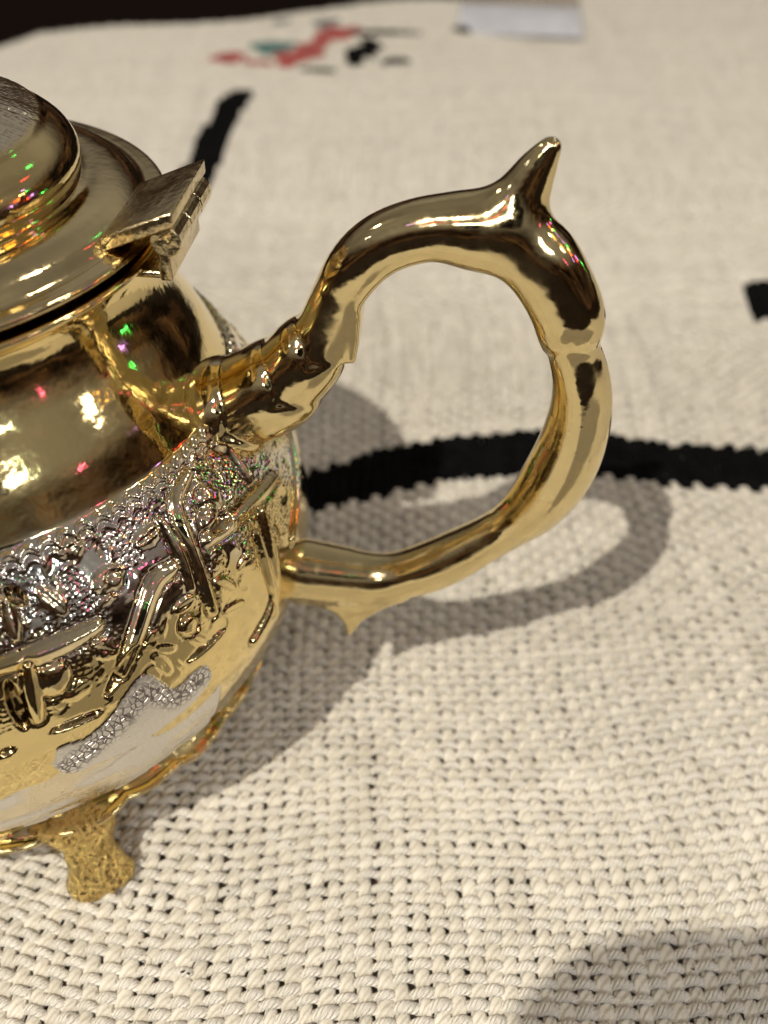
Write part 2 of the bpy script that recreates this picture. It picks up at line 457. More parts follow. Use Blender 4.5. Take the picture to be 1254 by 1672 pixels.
EDGE = [[-3000,3100],[-1993,3392],[-1491,3638],[-1340,3829],[-1257,4005],[-1006,4082],[-519,4162],[-156,4269],[223,4399],[670,4536],[1608,4780],[3200,5100]]
ex_, ey_ = np.array(EDGE, float).T

tab_V, tab_F = box(-9000, 9000, -6000, 16000, -420, -40, 20, 2)
tag(mesh_obj('table_top', tab_V, tab_F, M_TABLE), kind='structure')

rug = bpy.data.objects.new('woven_rug', None); COL.objects.link(rug)
tag(rug, 'cream hand-woven cotton rug with thick black lines under the teapot', 'rug')
rug.location = (0, 0, 0); rug.empty_display_size = 0.05

PX, PY = 18.8, 15.6
Y0, Y1 = 300.0, 4520.0
def xlim(Y): return np.maximum(-1500, -(hw(Y) + 260)), hw(Y) + 260
# rug underside below the open weave, and the plain sheet beyond it
gx = np.arange(-2900, 3201, 50.0); gy = np.concatenate([np.arange(-900, 3301, 60.0), np.linspace(3310, 5200, 60)])
def sheet(keep, zf, name, mat, sub=None):
    X, Y = np.meshgrid(gx, gy)
    lim = np.interp(X, ex_, ey_)
    k = np.clip((Y - 3300) / (5200 - 3300), 0, 1)
    Yw = np.where(Y > 3300, 3300 + k * (lim - 3300 + 20 * np.sin(X * .013)), Y)
    Z = zf(X, Yw) + heave(X, Yw)
    V = np.stack([X, Yw, Z], -1).reshape(-1, 3)
    F = grid_faces(len(gy), len(gx), False)
    cxy = V[F].mean(1)
    F = F[keep(cxy[:, 0], cxy[:, 1])]
    used = np.unique(F); re = np.full(len(V), -1); re[used] = np.arange(len(used))
    return mesh_obj(name, V[used], re[F], mat, rug)
def woven(x, y):
    a, b = xlim(y)
    return (y > Y0) & (y < Y1) & (x > a) & (x < b) & (y < np.interp(x, ex_, ey_))
sheet(lambda x, y: woven(x, y), lambda x, y: 0 * x - 24, 'underside', M_BACK)
def fz(x, y):
    return -6.0 - 8.0 * woven(x, y)
sheet(lambda x, y: ~woven(x, y) & (y > -240), fz, 'plain_field', M_FIELD)

ARC = np.radians(np.array([-25, 12, 50, 90, 130, 168, 205.0]))
def yarn(path, dirz, rx, rz, uvlen, name, mat, side, ARC=ARC):
    """half-round ribbon along path (n,3); side = unit horizontal direction across the yarn"""
    n = len(path)
    c, s = np.cos(ARC), np.sin(ARC)
    V = path[:, None, :] + rx[:, None, None] * c[None, :, None] * side + np.array([0, 0, 1.0]) * (rz[:, None, None] * s[None, :, None])
    k = len(ARC)
    uvu = np.repeat(uvlen[:, None], k, 1); uvv = np.repeat(np.linspace(0, 1, k)[None, :] * 2.2, n, 0)
    return mesh_obj(name, V.reshape(-1, 3), grid_faces(n, k, False), mat, rug, uv=np.stack([uvu, uvv], -1).reshape(-1, 2))

rng = np.random.default_rng(7)
ncol0, ncol1 = int(-1500 / PX), int(1900 / PX)
nrow0, nrow1 = int(Y0 / PY), int(Y1 / PY)
SEG = 4
for i in range(ncol0, ncol1 + 1):                       # warp yarns, running away from the viewer
    x = i * PX
    ys = np.arange(nrow0 * SEG, nrow1 * SEG + 1) * (PY / SEG)
    ys = np.concatenate([ys[ys < 2000], ys[ys >= 2000][::2]])
    a, b = xlim(ys)
    ok = np.where((x > a) & (x < b) & (ys < np.interp(x, ex_, ey_) - 6))[0]
    if len(ok) < 8: continue
    ys = ys[ok[0]:ok[-1] + 1]
    ph = ys / PY + i
    z = ZW + 1.7 * np.cos(np.pi * ph)
    wob = 2.4 * (vnoise(ys * .03, np.full_like(ys, i * 7.3), 11) - .5) * 2 + rng.normal() * 0.8
    xx = x + wob + warpx(x, ys); yy = ys + warpy(np.full_like(ys, x), ys)
    blk = in_black(xx, yy) & in_black(xx, yy - (17 if i % 2 else 0))
    slub = 1 + 0.42 * (vnoise(ys * .02, np.full_like(ys, i * 3.1), 17) - .4) + rng.normal() * 0.05
    z = z + heave(xx, yy) - 13 * blk
    fl = 1.0 + 0.10 * np.cos(np.pi * ph)
    yarn(np.stack([xx, yy, z], -1), 1, 8.4 * slub * fl, 4.6 * slub, ys / PY, 'warp_yarn', M_WARP, np.array([1.0, 0, 0]))
for j in range(nrow0, nrow1 + 1):                       # weft yarns, running across
    y = j * PY
    a, b = xlim(np.array([y]))
    sg = SEG if y < 2000 else 2
    xs = np.arange(int(a[0] / PX) * sg, int(b[0] / PX) * sg + 1) * (PX / sg)
    xs = xs[np.interp(xs, ex_, ey_) > y]
    if len(xs) < 8: continue
    ph = xs / PX + j
    cw = np.cos(np.pi * ph); z = ZW + 2.0 - 5.3 * np.sign(cw) * np.abs(cw) ** 0.75
    wob = 2.0 * (vnoise(xs * .03, np.full_like(xs, j * 5.7), 23) - .5) * 2 + rng.normal() * 0.9
    yy = y + wob + warpy(xs, np.full_like(xs, y)); xx = xs + warpx(xs, np.full_like(xs, y))
    blk = in_black(xx, yy)
    slub = 1 + 0.40 * (vnoise(xs * .02, np.full_like(xs, j * 2.9), 29) - .4) + rng.normal() * 0.06
    z = z + heave(xx, yy) - 18 * blk
    yarn(np.stack([xx, yy, z], -1), 1, 5.6 * slub, 4.3 * slub, xs / PX, 'weft_yarn', M_WEFT, np.array([0, 1.0, 0]), ARC if y < 2000 else ARC[::2])

def tufts(polys, name, mat, px=PX, py=7.6, h=9.0, lift=0.0, tooth=9.0, label=None, seed=1):
    """packed weft loops that cover the warps: one bulge per warp and pick"""
    r = np.random.default_rng(seed)
    la = np.linspace(0, np.pi / 2, 4)[:, None]; lo = np.linspace(0, 2 * np.pi, 9)[None, :-1]
    base = np.stack([np.cos(la) * np.cos(lo), np.cos(la) * np.sin(lo), np.sin(la) + 0 * lo], -1).reshape(-1, 3)
    bf = grid_faces(4, 8, True)
    V, F, UV, k = [], [], [], 0
    for poly in polys:
        P = np.array(poly, float)
        for i in range(int(P[:, 0].min() / px) - 1, int(P[:, 0].max() / px) + 2):
            tj = (tooth if i % 2 else -tooth * 0.3) + r.normal() * 2.5
            tt = r.normal() * 2.5
            for j in range(int(P[:, 1].min() / py) - 1, int(P[:, 1].max() / py) + 2):
                x0, y0 = i * px, j * py + (py * .5 if i % 2 else 0)
                x = x0 + float(warpx(np.array(x0), np.array(y0))); y = y0 + float(warpy(np.array(x0), np.array(y0)))
                if not (inside(poly, x, y - tj) and inside(poly, x, y + tt - 2)): continue
                sc = np.array([px * .60, py * .98, h]) * (1 + .10 * r.normal(size=3))
                c = np.array([x + r.normal() * .8, y + r.normal() * .6, -9 + lift + float(heave(np.array(x), np.array(y))) + r.normal() * .6])
                V.append(base * sc + c); F.append(bf + k); k += len(base)
                UV.append(base[:, :2] + 1)
    if not V: return None
    o = mesh_obj(name, np.vstack(V), np.vstack(F), mat, rug, uv=np.vstack(UV))
    tag(o, label, kind='stuff')
    return o
tufts([B1], 'black_line', M_BLACK, label='long black line curving behind the handle', seed=1, tooth=17)
tufts([B2], 'black_line', M_BLACK, label='black curved line behind the lid', seed=2, tooth=4)
tufts([B3], 'black_line', M_BLACK, label='short black mark at the right edge', seed=3)
def blobs(L): 
    out = []
    for k, (x, y, a, b) in enumerate(L):
        t = np.linspace(0, 2 * np.pi, 14, endpoint=False)
        w = 1 + .18 * np.sin(3 * t + k) + .1 * np.sin(5 * t + 2 * k)
        out.append(np.stack([x + a * w * np.cos(t), y + b * w * np.sin(t)], -1).tolist())
    return out
tufts(blobs([[-519,3658,45,52],[-322,3651,46,72],[-265,3718,52,74],[-177,3900,65,65],[-113,3929,32,36],[-430,3610,60,16],[-225,3800,30,50],[-560,3640,30,14]]), 'red_stitching', M_RED, py=12, lift=9, tooth=3, seed=4)
tufts(blobs([[-384,3772,69,69]]), 'teal_stitching', M_TEAL, py=12, lift=9, tooth=3, seed=5)
tufts(blobs([[-215,4027,40,53],[-375,4082,33,31]]), 'grey_stitching', M_GREY, py=12, lift=9, tooth=3, seed=6)
tufts(blobs([[-95,3690,34,90],[-45,3760,30,90],[-15,3900,151,20],[36,3631,51,22],[-215,3555,60,14],[281,3974,26,30]]), 'black_stitching', M_BLACK, py=12, lift=9, tooth=3, seed=7)

# loose fibres and lint on the weave
def lint(n, lo, hi, wid, name, mat, seed):
    r = np.random.default_rng(seed); V, F, k = [], [], 0
    for _ in range(n):
        y = r.uniform(480, 1700); x = r.uniform(-0.95, 0.95) * hw(y)
        if in_black(np.array(x), np.array(y + 0.0)) or in_black(np.array(x + 25.0), np.array(y)) or in_black(np.array(x - 25.0), np.array(y)): continue
        L = r.uniform(lo, hi); a = r.uniform(0, 2 * np.pi); cv = r.normal() * 1.6
        t = np.linspace(-.5, .5, 7)
        px_ = x + L * t * math.cos(a) - cv * L * t * t * math.sin(a); py_ = y + L * t * math.sin(a) + cv * L * t * t * math.cos(a)
        z = 4.5 + heave(px_, py_) + 2.5 * r.random() * (1 - 3.5 * t * t)
        ox, oy = -math.sin(a) * wid, math.cos(a) * wid
        for dx, dz in ((-1, 0), (0, wid), (1, 0)):
            V.append(np.stack([px_ + ox * dx, py_ + oy * dx, z + dz], -1))
        F.append(grid_faces(3, 7, False) + k); k += 21
    tag(mesh_obj(name, np.vstack(V), np.vstack(F), mat, rug), kind='stuff')
lint(110, 12, 34, 0.55, 'loose_fibre', M_WEFT, 31)
lint(40, 2, 5, 1.1, 'lint_speck', M_BLACK, 32)

# ------------------------------------------------------------------ tag lying at the back of the rug
tagroot = bpy.data.objects.new('swing_tag', None); COL.objects.link(tagroot)
tag(tagroot, 'pale plastic tag lying at the back edge of the rug', 'tag')
tagroot.location = (500 * U, 4080 * U, 14 * U); tagroot.rotation_euler = (R_(9), 0, R_(-6))
v, f = box(-215, 215, -130, 330, 0, 4, 1.5); mesh_obj('card', v, f, M_CARD, tagroot)
v, f = box(-225, 222, -150, 95, 5, 12, 3); mesh_obj('label_strip', v, f, M_LABEL, tagroot)

# ------------------------------------------------------------------ teapot
pot = bpy.data.objects.new('teapot', None); COL.objects.link(pot)
tag(pot, 'small gold and silver engraved teapot with scrolled handle and hinged lid', 'teapot')
pot.location = (-499 * U, 955 * U, 0); pot.rotation_euler = (0, 0, R_(-6)); pot.empty_display_size = 0.05

BODY = [(0,60),(180,62),(270,74),(318,100),(352,135),(384,185),(404,240),(409,285),(405,332),(393,380),(374,420),(352,452),(337,472),(330,480),(325,485),(317,500),(305,523),(289,547),(273,570),(261,594),(256,614),(258,628),(267,637),(277,642),(284,645),(286,649),(282,652),(262,653)]
S_ridge = [([[-44.6,354],[-36.2,409],[-31.4,415]],8),([[-59.6,405],[-52.2,404],[-45.3,406]],9),([[-19.8,467],[-25.3,454],[-27.5,416],[-28.6,353]],8),([[-24.2,414],[-15.1,408],[-4.0,397]],9),([[-11.6,392],[-13.2,348],[-15.8,291],[-22.2,272]],7),([[-11.1,465],[-9.2,453],[-10.1,419]],6),([[-55.5,398],[-56.4,346]],7),([[10.5,391],[3.4,357],[-6.2,323]],6),([[-29.4,452],[-29.5,420],[-30.4,389]],6),([[-14.9,380],[-15.3,334],[-15.3,270]],5),([[-55.4,451],[-55.8,423]],7)]
S_groove = [([[-35.1,322],[-27.5,324]],5),([[-58.5,391],[-58.3,340]],8),([[-55.5,327],[-48.7,325]],5),([[-47.5,339],[-41.2,374]],7),([[-62.1,321],[-60.2,322]],5),([[-55.0,459],[-52.9,444]],8),([[-23.0,417],[-18.5,417]],8)]
S_boss = [([[-53.4,380]],24),([[-19.3,438]],20),([[-21.5,427]],17),([[-40.4,431]],11),([[-33.1,359]],14)]
S_leaf = [([[-47.8,395],[-43.9,375]],12),([[-52.9,358],[-48.7,360]],11),([[-34.3,358],[-30.1,320]],10),([[-26.6,379],[-23.6,353]],11),([[-34.6,380],[-30.5,379]],9),([[-21.6,369],[-16.6,366]],10),([[-46.7,469],[-42.0,470]],13),([[-43.9,435],[-38.7,437]],14),([[-35.2,447],[-30.2,449]],12),([[-51.0,452],[-48.4,426]],12),([[-20.0,456],[-16.7,437]],11),([[-39.7,354],[-38.0,323]],8),([[-27.0,343],[-22.6,331]],8),([[-39.0,358],[-36.1,344]],5),([[-18.4,383],[-18.6,353]],9)]
S_patch = [[-56.4,289],[-55.3,304],[-51.9,302],[-48.0,313],[-44.8,331],[-42.1,340],[-40.1,330],[-38.1,302],[-34.9,305],[-32.5,302],[-31.9,287],[-32.7,273],[-36.7,262],[-42.8,256],[-48.7,257],[-54.4,263],[-56.6,283]]
S_silver = [[-80,489],[-56.6,486],[-48.0,485],[-39.4,486],[-30.7,482],[-25.7,474],[-26.9,444],[-28.9,421],[-33.6,420],[-38.1,404],[-40.6,398],[-45.1,409],[-52.1,410],[-60.9,411],[-80,400]]
S_silver2 = [[-9.1,455],[-1.2,414],[17.8,364],[10.0,339],[2.8,343],[-2.9,398],[-10.3,418]]

def build_body():
    D = catmull(BODY, 24)
    seglen = np.hypot(*np.diff(D, axis=0).T); s = np.concatenate([[0], np.cumsum(seglen)])
    # resample: fine over the decorated belt, medium elsewhere
    zc = np.interp(s, s, D[:, 1])
    dens = np.where((D[:, 1] > 85) & (D[:, 1] < 492) & (D[:, 0] > 280), 1.9, 4.0)
    acc = np.concatenate([[0], np.cumsum(seglen / (0.5 * (dens[1:] + dens[:-1])))])
    N = int(acc[-1]) + 1
    ss = np.interp(np.linspace(0, acc[-1], N), acc, s)
    R = np.interp(ss, s, D[:, 0]); Z = np.interp(ss, s, D[:, 1])
    th = np.radians(np.concatenate([np.arange(-128, 40, 0.26), np.arange(40, 232, 1.6)]))
    T, RR = np.meshgrid(th, R); _, ZZ = np.meshgrid(th, Z); _, SS = np.meshgrid(th, ss)
    zmono, smono = Z[Z.argmin():], ss[Z.argmin():]
    s_of = lambda z: np.interp(z, D[30:, 1], s[30:])
    A = 395.0
    X = T * A                                     # unrolled arc length
    Y = SS
    hgt = np.zeros_like(X); ground = np.zeros_like(X); raised = np.zeros_like(X)
    def seg(P):
        P = np.array([[math.radians(p[0]) * A, float(s_of(p[1]))] for p in P])
        return catmull(P, 6) if len(P) > 2 else P
    def dist(P):
        d = np.full(X.shape, 1e9); tt = np.zeros_like(X)
        L = len(P) - 1
        for k in range(L):
            a, b = P[k], P[k + 1]; ab = b - a
            t = np.clip(((X - a[0]) * ab[0] + (Y - a[1]) * ab[1]) / (ab @ ab + 1e-9), 0, 1)
            dd = np.hypot(X - a[0] - t * ab[0], Y - a[1] - t * ab[1])
            m = dd < d
            d = np.where(m, dd, d); tt = np.where(m, (k + t) / L, tt)
        return d, tt
    # scalloped border of the belt
    sD = float(s_of(481)); sB = float(s_of(118))
    per = 21.0
    wav = np.abs(np.sin(np.pi * X / per)) ** 0.7 * 8.0
    top = sD - 4 + wav - 6
    belt = np.clip((top - Y) / 3.0, 0, 1) * np.clip((Y - sB) / 6.0, 0, 1)
    hgt += 3.2 * np.exp(-((Y - top) / 2.6) ** 2) * (Y > sB)
    hgt += 1.6 * np.exp(-((Y - top + 11) / 2.4) ** 2) * (Y > sB)
    hgt -= 1.5 * belt
    ground[:] = belt
    # random chased motifs filling the belt
    r = np.random.default_rng(5)
    for k in range(420):
        a = math.radians(r.uniform(-128, 45)) * A
        y = r.uniform(float(s_of(352)), float(s_of(470))) if k < 395 else r.uniform(float(s_of(300)), float(s_of(345)))
        ang = r.uniform(0, np.pi); L = r.uniform(7, 16); w = r.uniform(2.6, 5.0)
        m = (np.abs(X - a) < 28) & (np.abs(Y - y) < 28)
        dx, dy = X[m] - a, Y[m] - y
        u = (dx * math.cos(ang) + dy * math.sin(ang)) / L; v = (-dx * math.sin(ang) + dy * math.cos(ang)) / w
        kind = r.integers(0, 4)
        if kind <= 1:                              # leaf with a vein and serrations
            v = v + 0.35 * u * u
            e = np.clip(1 - u * u - np.abs(v) ** 1.4, 0, 1)
            b = 4.2 * np.sqrt(e) - 1.6 * np.exp(-(v * w / 1.5) ** 2) * (e > 0) + 0.7 * e * np.sin(u * 16 + np.abs(v) * 5)
        elif kind == 2:                            # rosette
            rad = np.hypot(dx, dy) / 8; an = np.arctan2(dy, dx)
            e = np.clip(1 - rad / (0.75 + 0.25 * np.cos(6 * an)), 0, 1)
            b = 4.0 * np.sqrt(e) * (0.4 + 0.6 * np.clip(rad * 2.4, 0, 1)) + 2.5 * np.exp(-(rad / .22) ** 2)
            e = (e > 0.05) * 1.0
        else:                                      # chased arc
            rad = np.hypot(dx, dy); an = np.arctan2(dy, dx)
            e = np.exp(-((rad - L * .8) / 1.5) ** 2) * (np.cos(an - ang) > -.1)
            b = -2.6 * e
        hgt[m] += 0.36 * b * belt[m]; raised[m] = np.maximum(raised[m], np.clip(e * 3, 0, 1))
    lat = lambda d, w: np.clip(1 - (d / w) ** 2, 0, 1)
    for P, w in S_leaf:
        d, t = dist(seg(P)); ww = w * 0.85 * np.sqrt(np.clip(4 * t * (1 - t), 0.02, 1))
        e = lat(d, ww); hgt += 2.6 * np.sqrt(e) - 1.5 * np.exp(-(d / 1.4) ** 2) * (e > 0); raised = np.maximum(raised, np.clip(e * 3, 0, 1))
    for P, w in S_boss:
        c = np.array([math.radians(P[0][0]) * A, float(s_of(P[0][1]))]); d = np.hypot(X - c[0], Y - c[1])
        e = lat(d, w * .8); hgt = np.where(e > 0, hgt * (1 - e) + 3.6 * np.sqrt(e) * w / 20, hgt); raised = np.maximum(raised, np.clip(e * 4, 0, 1))
        hgt -= 2.0 * np.exp(-((d - w * .85) / 2.2) ** 2)
    for P, w in S_ridge:
        d, t = dist(seg(P)); ww = w * 1.12 * (0.8 + 0.3 * np.sin(np.pi * t))
        e = np.clip(1 - d / ww, 0, 1)
        hgt = hgt * (1 - np.clip(e * 6, 0, 1)) + 5.2 * e * (w / 8); raised = np.maximum(raised, np.clip(e * 8, 0, 1))
        hgt -= 2.0 * np.exp(-((d - ww * 1.1) / 1.8) ** 2)
    for P, w in S_groove:
        d, t = dist(seg(P)); ww = w * np.sqrt(np.clip(4 * t * (1 - t), 0.05, 1))
        e = lat(d, ww); hgt -= 7 * e; raised = np.maximum(raised, np.clip(e * 4, 0, 1))
    # further ribs round the back and the hidden front so the belt goes on
    for k in range(14):
        a0 = r.uniform(-128, -66); z0 = r.uniform(170, 420)
        d, t = dist(seg([[a0, z0], [a0 + r.uniform(-9, 9), z0 + r.uniform(-70, 60)]])); e = np.clip(1 - d / 8, 0, 1)
        hgt += 7 * e ** .8; raised = np.maximum(raised, np.clip(e * 4, 0, 1))
    # plating
    deg = np.degrees(T)
    n1 = vnoise(X * .05, Y * .05, 41)
    sil = inside(S_silver, deg + (n1 - .5) * 3, ZZ + (n1 - .5) * 10) * 0.85 + inside(S_silver2, deg, ZZ) * 0.8
    sil = np.maximum(sil, ((ZZ > 385 + 30 * (n1 - .5)) & (ZZ < 482)) * np.clip((vnoise(X * .02 + 3, Y * .02, 45) - .3) * 3, 0, .7))
    # soften the zone
    for _ in range(3):
        for ax in (0, 1):
            sil = (np.roll(sil, 2, ax) + sil + np.roll(sil, -2, ax)) / 3
    wob = (vnoise(X * .04, Y * .04, 43) - .5)
    sp_ = np.array(catmull(S_patch + S_patch[:1], 5)); patch = inside(sp_.tolist(), deg + wob * 0.6, ZZ + wob * 4).astype(float)
    patch = np.maximum(patch, ((ZZ < 262 + 10 * np.sin(X * .03) + 14 * wob) & (ZZ > 150 + 30 * wob) & (deg < -30)) * (.5 + .5 * np.clip((vnoise(X * .02, Y * .06, 57) - .25) * 2.4, 0, 1)))
    raisedm = np.clip(raised, 0, 1)
    hgt = hgt * (1 - 0.9 * (patch > .9)) + 0.0 * (patch > .9)
    silver = np.clip(np.maximum(sil * (1 - .5 * raisedm), patch), 0, 1)
    stip = ground * (ZZ > 0) * (1 - .8 * raisedm) * (1 - patch) * np.clip((vnoise(X * .035, Y * .035, 47) - .36) * 12, 0.0, 1) * np.clip((ZZ - 335) / 30, 0, 1)
    stip = np.maximum(stip, .75 * (patch > .5))
    dcomb, _ = dist(seg([[-54.5,276],[-51,288],[-47.5,300],[-44.5,312],[-42.5,318],[-40,306],[-37.5,288],[-35,292],[-33.5,292]])); comb = (patch > .9) * np.clip(1.5 - dcomb / 12.0, 0, 1)
    # displace along the profile normal
    dR, dZ = np.gradient(R), np.gradient(Z); ln = np.hypot(dR, dZ) + 1e-9
    nr, nz_ = dZ / ln, -dR / ln
    hgt *= ((ZZ > 100) & (RR > 280) & (ZZ < 492))
    R2 = RR + hgt * nr[:, None]; Z2 = ZZ + hgt * nz_[:, None]
    V = np.stack([R2 * np.cos(T), R2 * np.sin(T), Z2], -1).reshape(-1, 3)
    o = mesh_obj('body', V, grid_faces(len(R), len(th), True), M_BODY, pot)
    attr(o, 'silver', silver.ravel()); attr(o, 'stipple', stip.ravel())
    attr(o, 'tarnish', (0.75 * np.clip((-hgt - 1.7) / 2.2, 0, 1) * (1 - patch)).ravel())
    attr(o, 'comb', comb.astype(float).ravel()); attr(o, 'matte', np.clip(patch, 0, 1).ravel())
    return o
body = build_body()
tag(body, 'engraved belly with silver patches and smooth gold shoulder')

# ---- lid
RIM = [(250,659),(268,660),(279,661),(284,663),(286,666),(283,670),(272,671),(264,672),(254,682),(241,689),(226,692),(213,692),(206,694)]
v, f = lathe(RIM, 200, 8)
lid = mesh_obj('lid', v, f, M_LID, pot)
DOME = [(206,693),(206,700),(209,708),(208,719),(200,733),(182,747),(155,760),(119,770),(80,777),(40,780),(12,781)]
def build_dome():
    D = catmull(DOME, 16)
    th = np.radians(np.arange(0, 360, 0.6))
    T, R = np.meshgrid(th, D[:, 0]); _, Z = np.meshgrid(th, D[:, 1])
    X, Y = R * np.cos(T), R * np.sin(T)
    up = np.clip((Z - 748) / 5, 0, 1)
    hgt = np.zeros_like(R); raised = np.zeros_like(R)
    for k in range(9):                                # big petals over the crown
        a0 = 2 * np.pi * (k + .3) / 9
        u = R / 190.0; v = np.angle(np.exp(1j * (T - a0))) * R / 34.0
        e = np.clip(1 - v * v * (1 + 1.5 * (u - .6) ** 2), 0, 1) * np.clip((u - .15) * 4, 0, 1)
        hgt += 2.6 * np.sqrt(e) * up - 2.0 * np.exp(-(v / .08) ** 2) * up * (e > 0); raised = np.maximum(raised, np.exp(-((np.abs(v) - .9) / .15) ** 2))
    hgt += 2 * np.exp(-((Z - 749) / 2.0) ** 2)
    V = np.stack([X, Y, Z + hgt], -1).reshape(-1, 3)
    o = mesh_obj('dome', V, grid_faces(len(D), len(th), True), M_BODY, lid)
    n1 = vnoise(X * .03, Y * .03, 61)
    attr(o, 'silver', (up * .55).ravel()); attr(o, 'stipple', (up * (1 - .7 * raised)).ravel())
    attr(o, 'comb', np.zeros(R.size)); attr(o, 'matte', (up * .3 * (1 - raised)).ravel())
build_dome()
v, f = lathe([(14,779),(20,784),(16,792),(14,800),(26,812),(34,828),(30,846),(18,858),(6,864),(1,865)], 48, 5)
mesh_obj('finial', v, f, M_LID, lid)

# ---- handle: one casting, blended as a distance field in the plane of the handle and skinned
HANDLE = [[314,452,57],[328,460,58],[335,464,57.5],[340,467,53],[345,470,50.5],[362,480,50],[382,494,49.5],[392,501,48],[397,505,43.5],[402,510,42],[416,527,41],[426,540,39],[431,547,34],[438,558,31],[446,573,29],[453,592,28],[461,611,27],[474,635,29],[496,659,29],[522,672,29],[546,679,29.5],[572,681,31],[598,678,32],[622,669,34],[643,656,37],[658,636,37],[671,613,37],[678,596,37],[681,586,34],[684,573,28.5],[689,555,27.5],[698,531,30],[704,493,33],[701,446,36],[689,400,38],[671,361,34.5],[657,342,31],[648,332,28.5],[636,320,26.5],[615,301,26.5],[583,274,29.5],[548,250,30],[513,235,27.5],[482,230,29.5],[456,231,33],[430,233,35],[402,235,36.8],[376,236,38]]
HORN = [[588,676,30],[606,685,31],[618,700,28.5],[627,718,23.5],[635,737,18],[642,751,13],[646,758,10]]
SPUR1 = [(446,614),(468,606),(481,594),(479,566),(475,541),(466,541),(452,546),(438,552),(432,566)]
SPUR2 = [(530,216),(502,198),(478,176),(462,147),(457,147),(454,168),(443,186),(424,195),(392,199),(385,228),(530,236)]
LIP = [(396,470),(408,464),(428,483),(432,487),(427,498),(410,505)]

def smin(a, b, k):
    h = np.clip(0.5 + 0.5 * (b - a) / k, 0, 1)
    return b * (1 - h) + a * h - k * h * (1 - h)
def chain2d(P, X, Z, sm=0, n=5):
    """nearest point on a centreline: distance, radius, parameter, signed side"""
    D = catmull(P, n)
    for _ in range(sm):
        D[1:-1, :2] = 0.25 * D[:-2, :2] + 0.5 * D[1:-1, :2] + 0.25 * D[2:, :2]
    for _ in range(sm // 2):
        D[1:-1, 2] = 0.25 * D[:-2, 2] + 0.5 * D[1:-1, 2] + 0.25 * D[2:, 2]
    best = np.full(X.shape, 1e9); d_ = best.copy(); rad = np.zeros_like(X); par = np.zeros_like(X); side = np.zeros_like(X)
    for k in range(len(D) - 1):
        a, b = D[k], D[k + 1]; ab = b[:2] - a[:2]
        t = np.clip(((X - a[0]) * ab[0] + (Z - a[1]) * ab[1]) / (ab @ ab + 1e-9), 0, 1)
        dx, dz = X - a[0] - t * ab[0], Z - a[1] - t * ab[1]
        d = np.hypot(dx, dz); r = a[2] + t * (b[2] - a[2])
        m = d - r < best
        best = np.where(m, d - r, best); d_ = np.where(m, d, d_); rad = np.where(m, r, rad); par = np.where(m, (k + t) / n, par)
        side = np.where(m, (ab[0] * dz - ab[1] * dx) / np.linalg.norm(ab), side)
    return d_, rad, par, side
def poly2d(P, X, Z):
    P = np.array(P, float); d = np.full(X.shape, 1e9)
    for k in range(len(P)):
        a, b = P[k], P[(k + 1) % len(P)]; ab = b - a
        t = np.clip(((X - a[0]) * ab[0] + (Z - a[1]) * ab[1]) / (ab @ ab), 0, 1)
        d = np.minimum(d, np.hypot(X - a[0] - t * ab[0], Z - a[1] - t * ab[1]))
    return np.where(inside(P.tolist(), X, Z), -d, d)

def surface_nets(f, x, y, z):
    nx, ny, nz_ = f.shape
    neg = f < 0
    c = [(a, b, d) for a in (0, 1) for b in (0, 1) for d in (0, 1)]
    sl = lambda o, A: A[o[0]:nx - 1 + o[0], o[1]:ny - 1 + o[1], o[2]:nz_ - 1 + o[2]]
    cnt = sum(sl(o, neg).astype(np.int8) for o in c)
    act = (cnt > 0) & (cnt < 8)
    idx = np.full(act.shape, -1, np.int64); I, J, K = np.nonzero(act); idx[I, J, K] = np.arange(len(I))
    acc = np.zeros((len(I), 3)); num = np.zeros(len(I))
    for p in c:
        for ax in range(3):
            if p[ax]: continue
            q = list(p); q[ax] = 1
            fa = f[I + p[0], J + p[1], K + p[2]]; fb = f[I + q[0], J + q[1], K + q[2]]
            m = (fa < 0) != (fb < 0)
            t = np.where(m, fa / np.where(m, fa - fb, 1), 0)
            pos = np.tile(np.array(p, float), (len(I), 1)); pos[:, ax] += t
            acc += pos * m[:, None]; num += m
    V = (acc / num[:, None]) + np.stack([I, J, K], -1)
    V = np.stack([x[0] + V[:, 0] * (x[1] - x[0]), y[0] + V[:, 1] * (y[1] - y[0]), z[0] + V[:, 2] * (z[1] - z[0])], -1)
    F = []
    for ax in range(3):
        o1, o2 = [(1, 2), (2, 0), (0, 1)][ax]
        A = [slice(1, -1)] * 3; A[ax] = slice(0, -1); B = [slice(1, -1)] * 3; B[ax] = slice(1, None)
        na, nb = neg[tuple(A)], neg[tuple(B)]
        ii = np.array(np.nonzero(na != nb)).T
        flip = na[tuple(ii.T)]
        base = ii + 1; base[:, ax] -= 1
        def cell(d1, d2):
            q = base.copy(); q[:, o1] -= d1; q[:, o2] -= d2
            return idx[q[:, 0], q[:, 1], q[:, 2]]
        Q = np.stack([cell(1, 1), cell(0, 1), cell(0, 0), cell(1, 0)], -1)
        F.append(np.where(flip[:, None], Q, Q[:, ::-1]))
    F = np.vstack(F)
    return V, F[(F >= 0).all(1)]

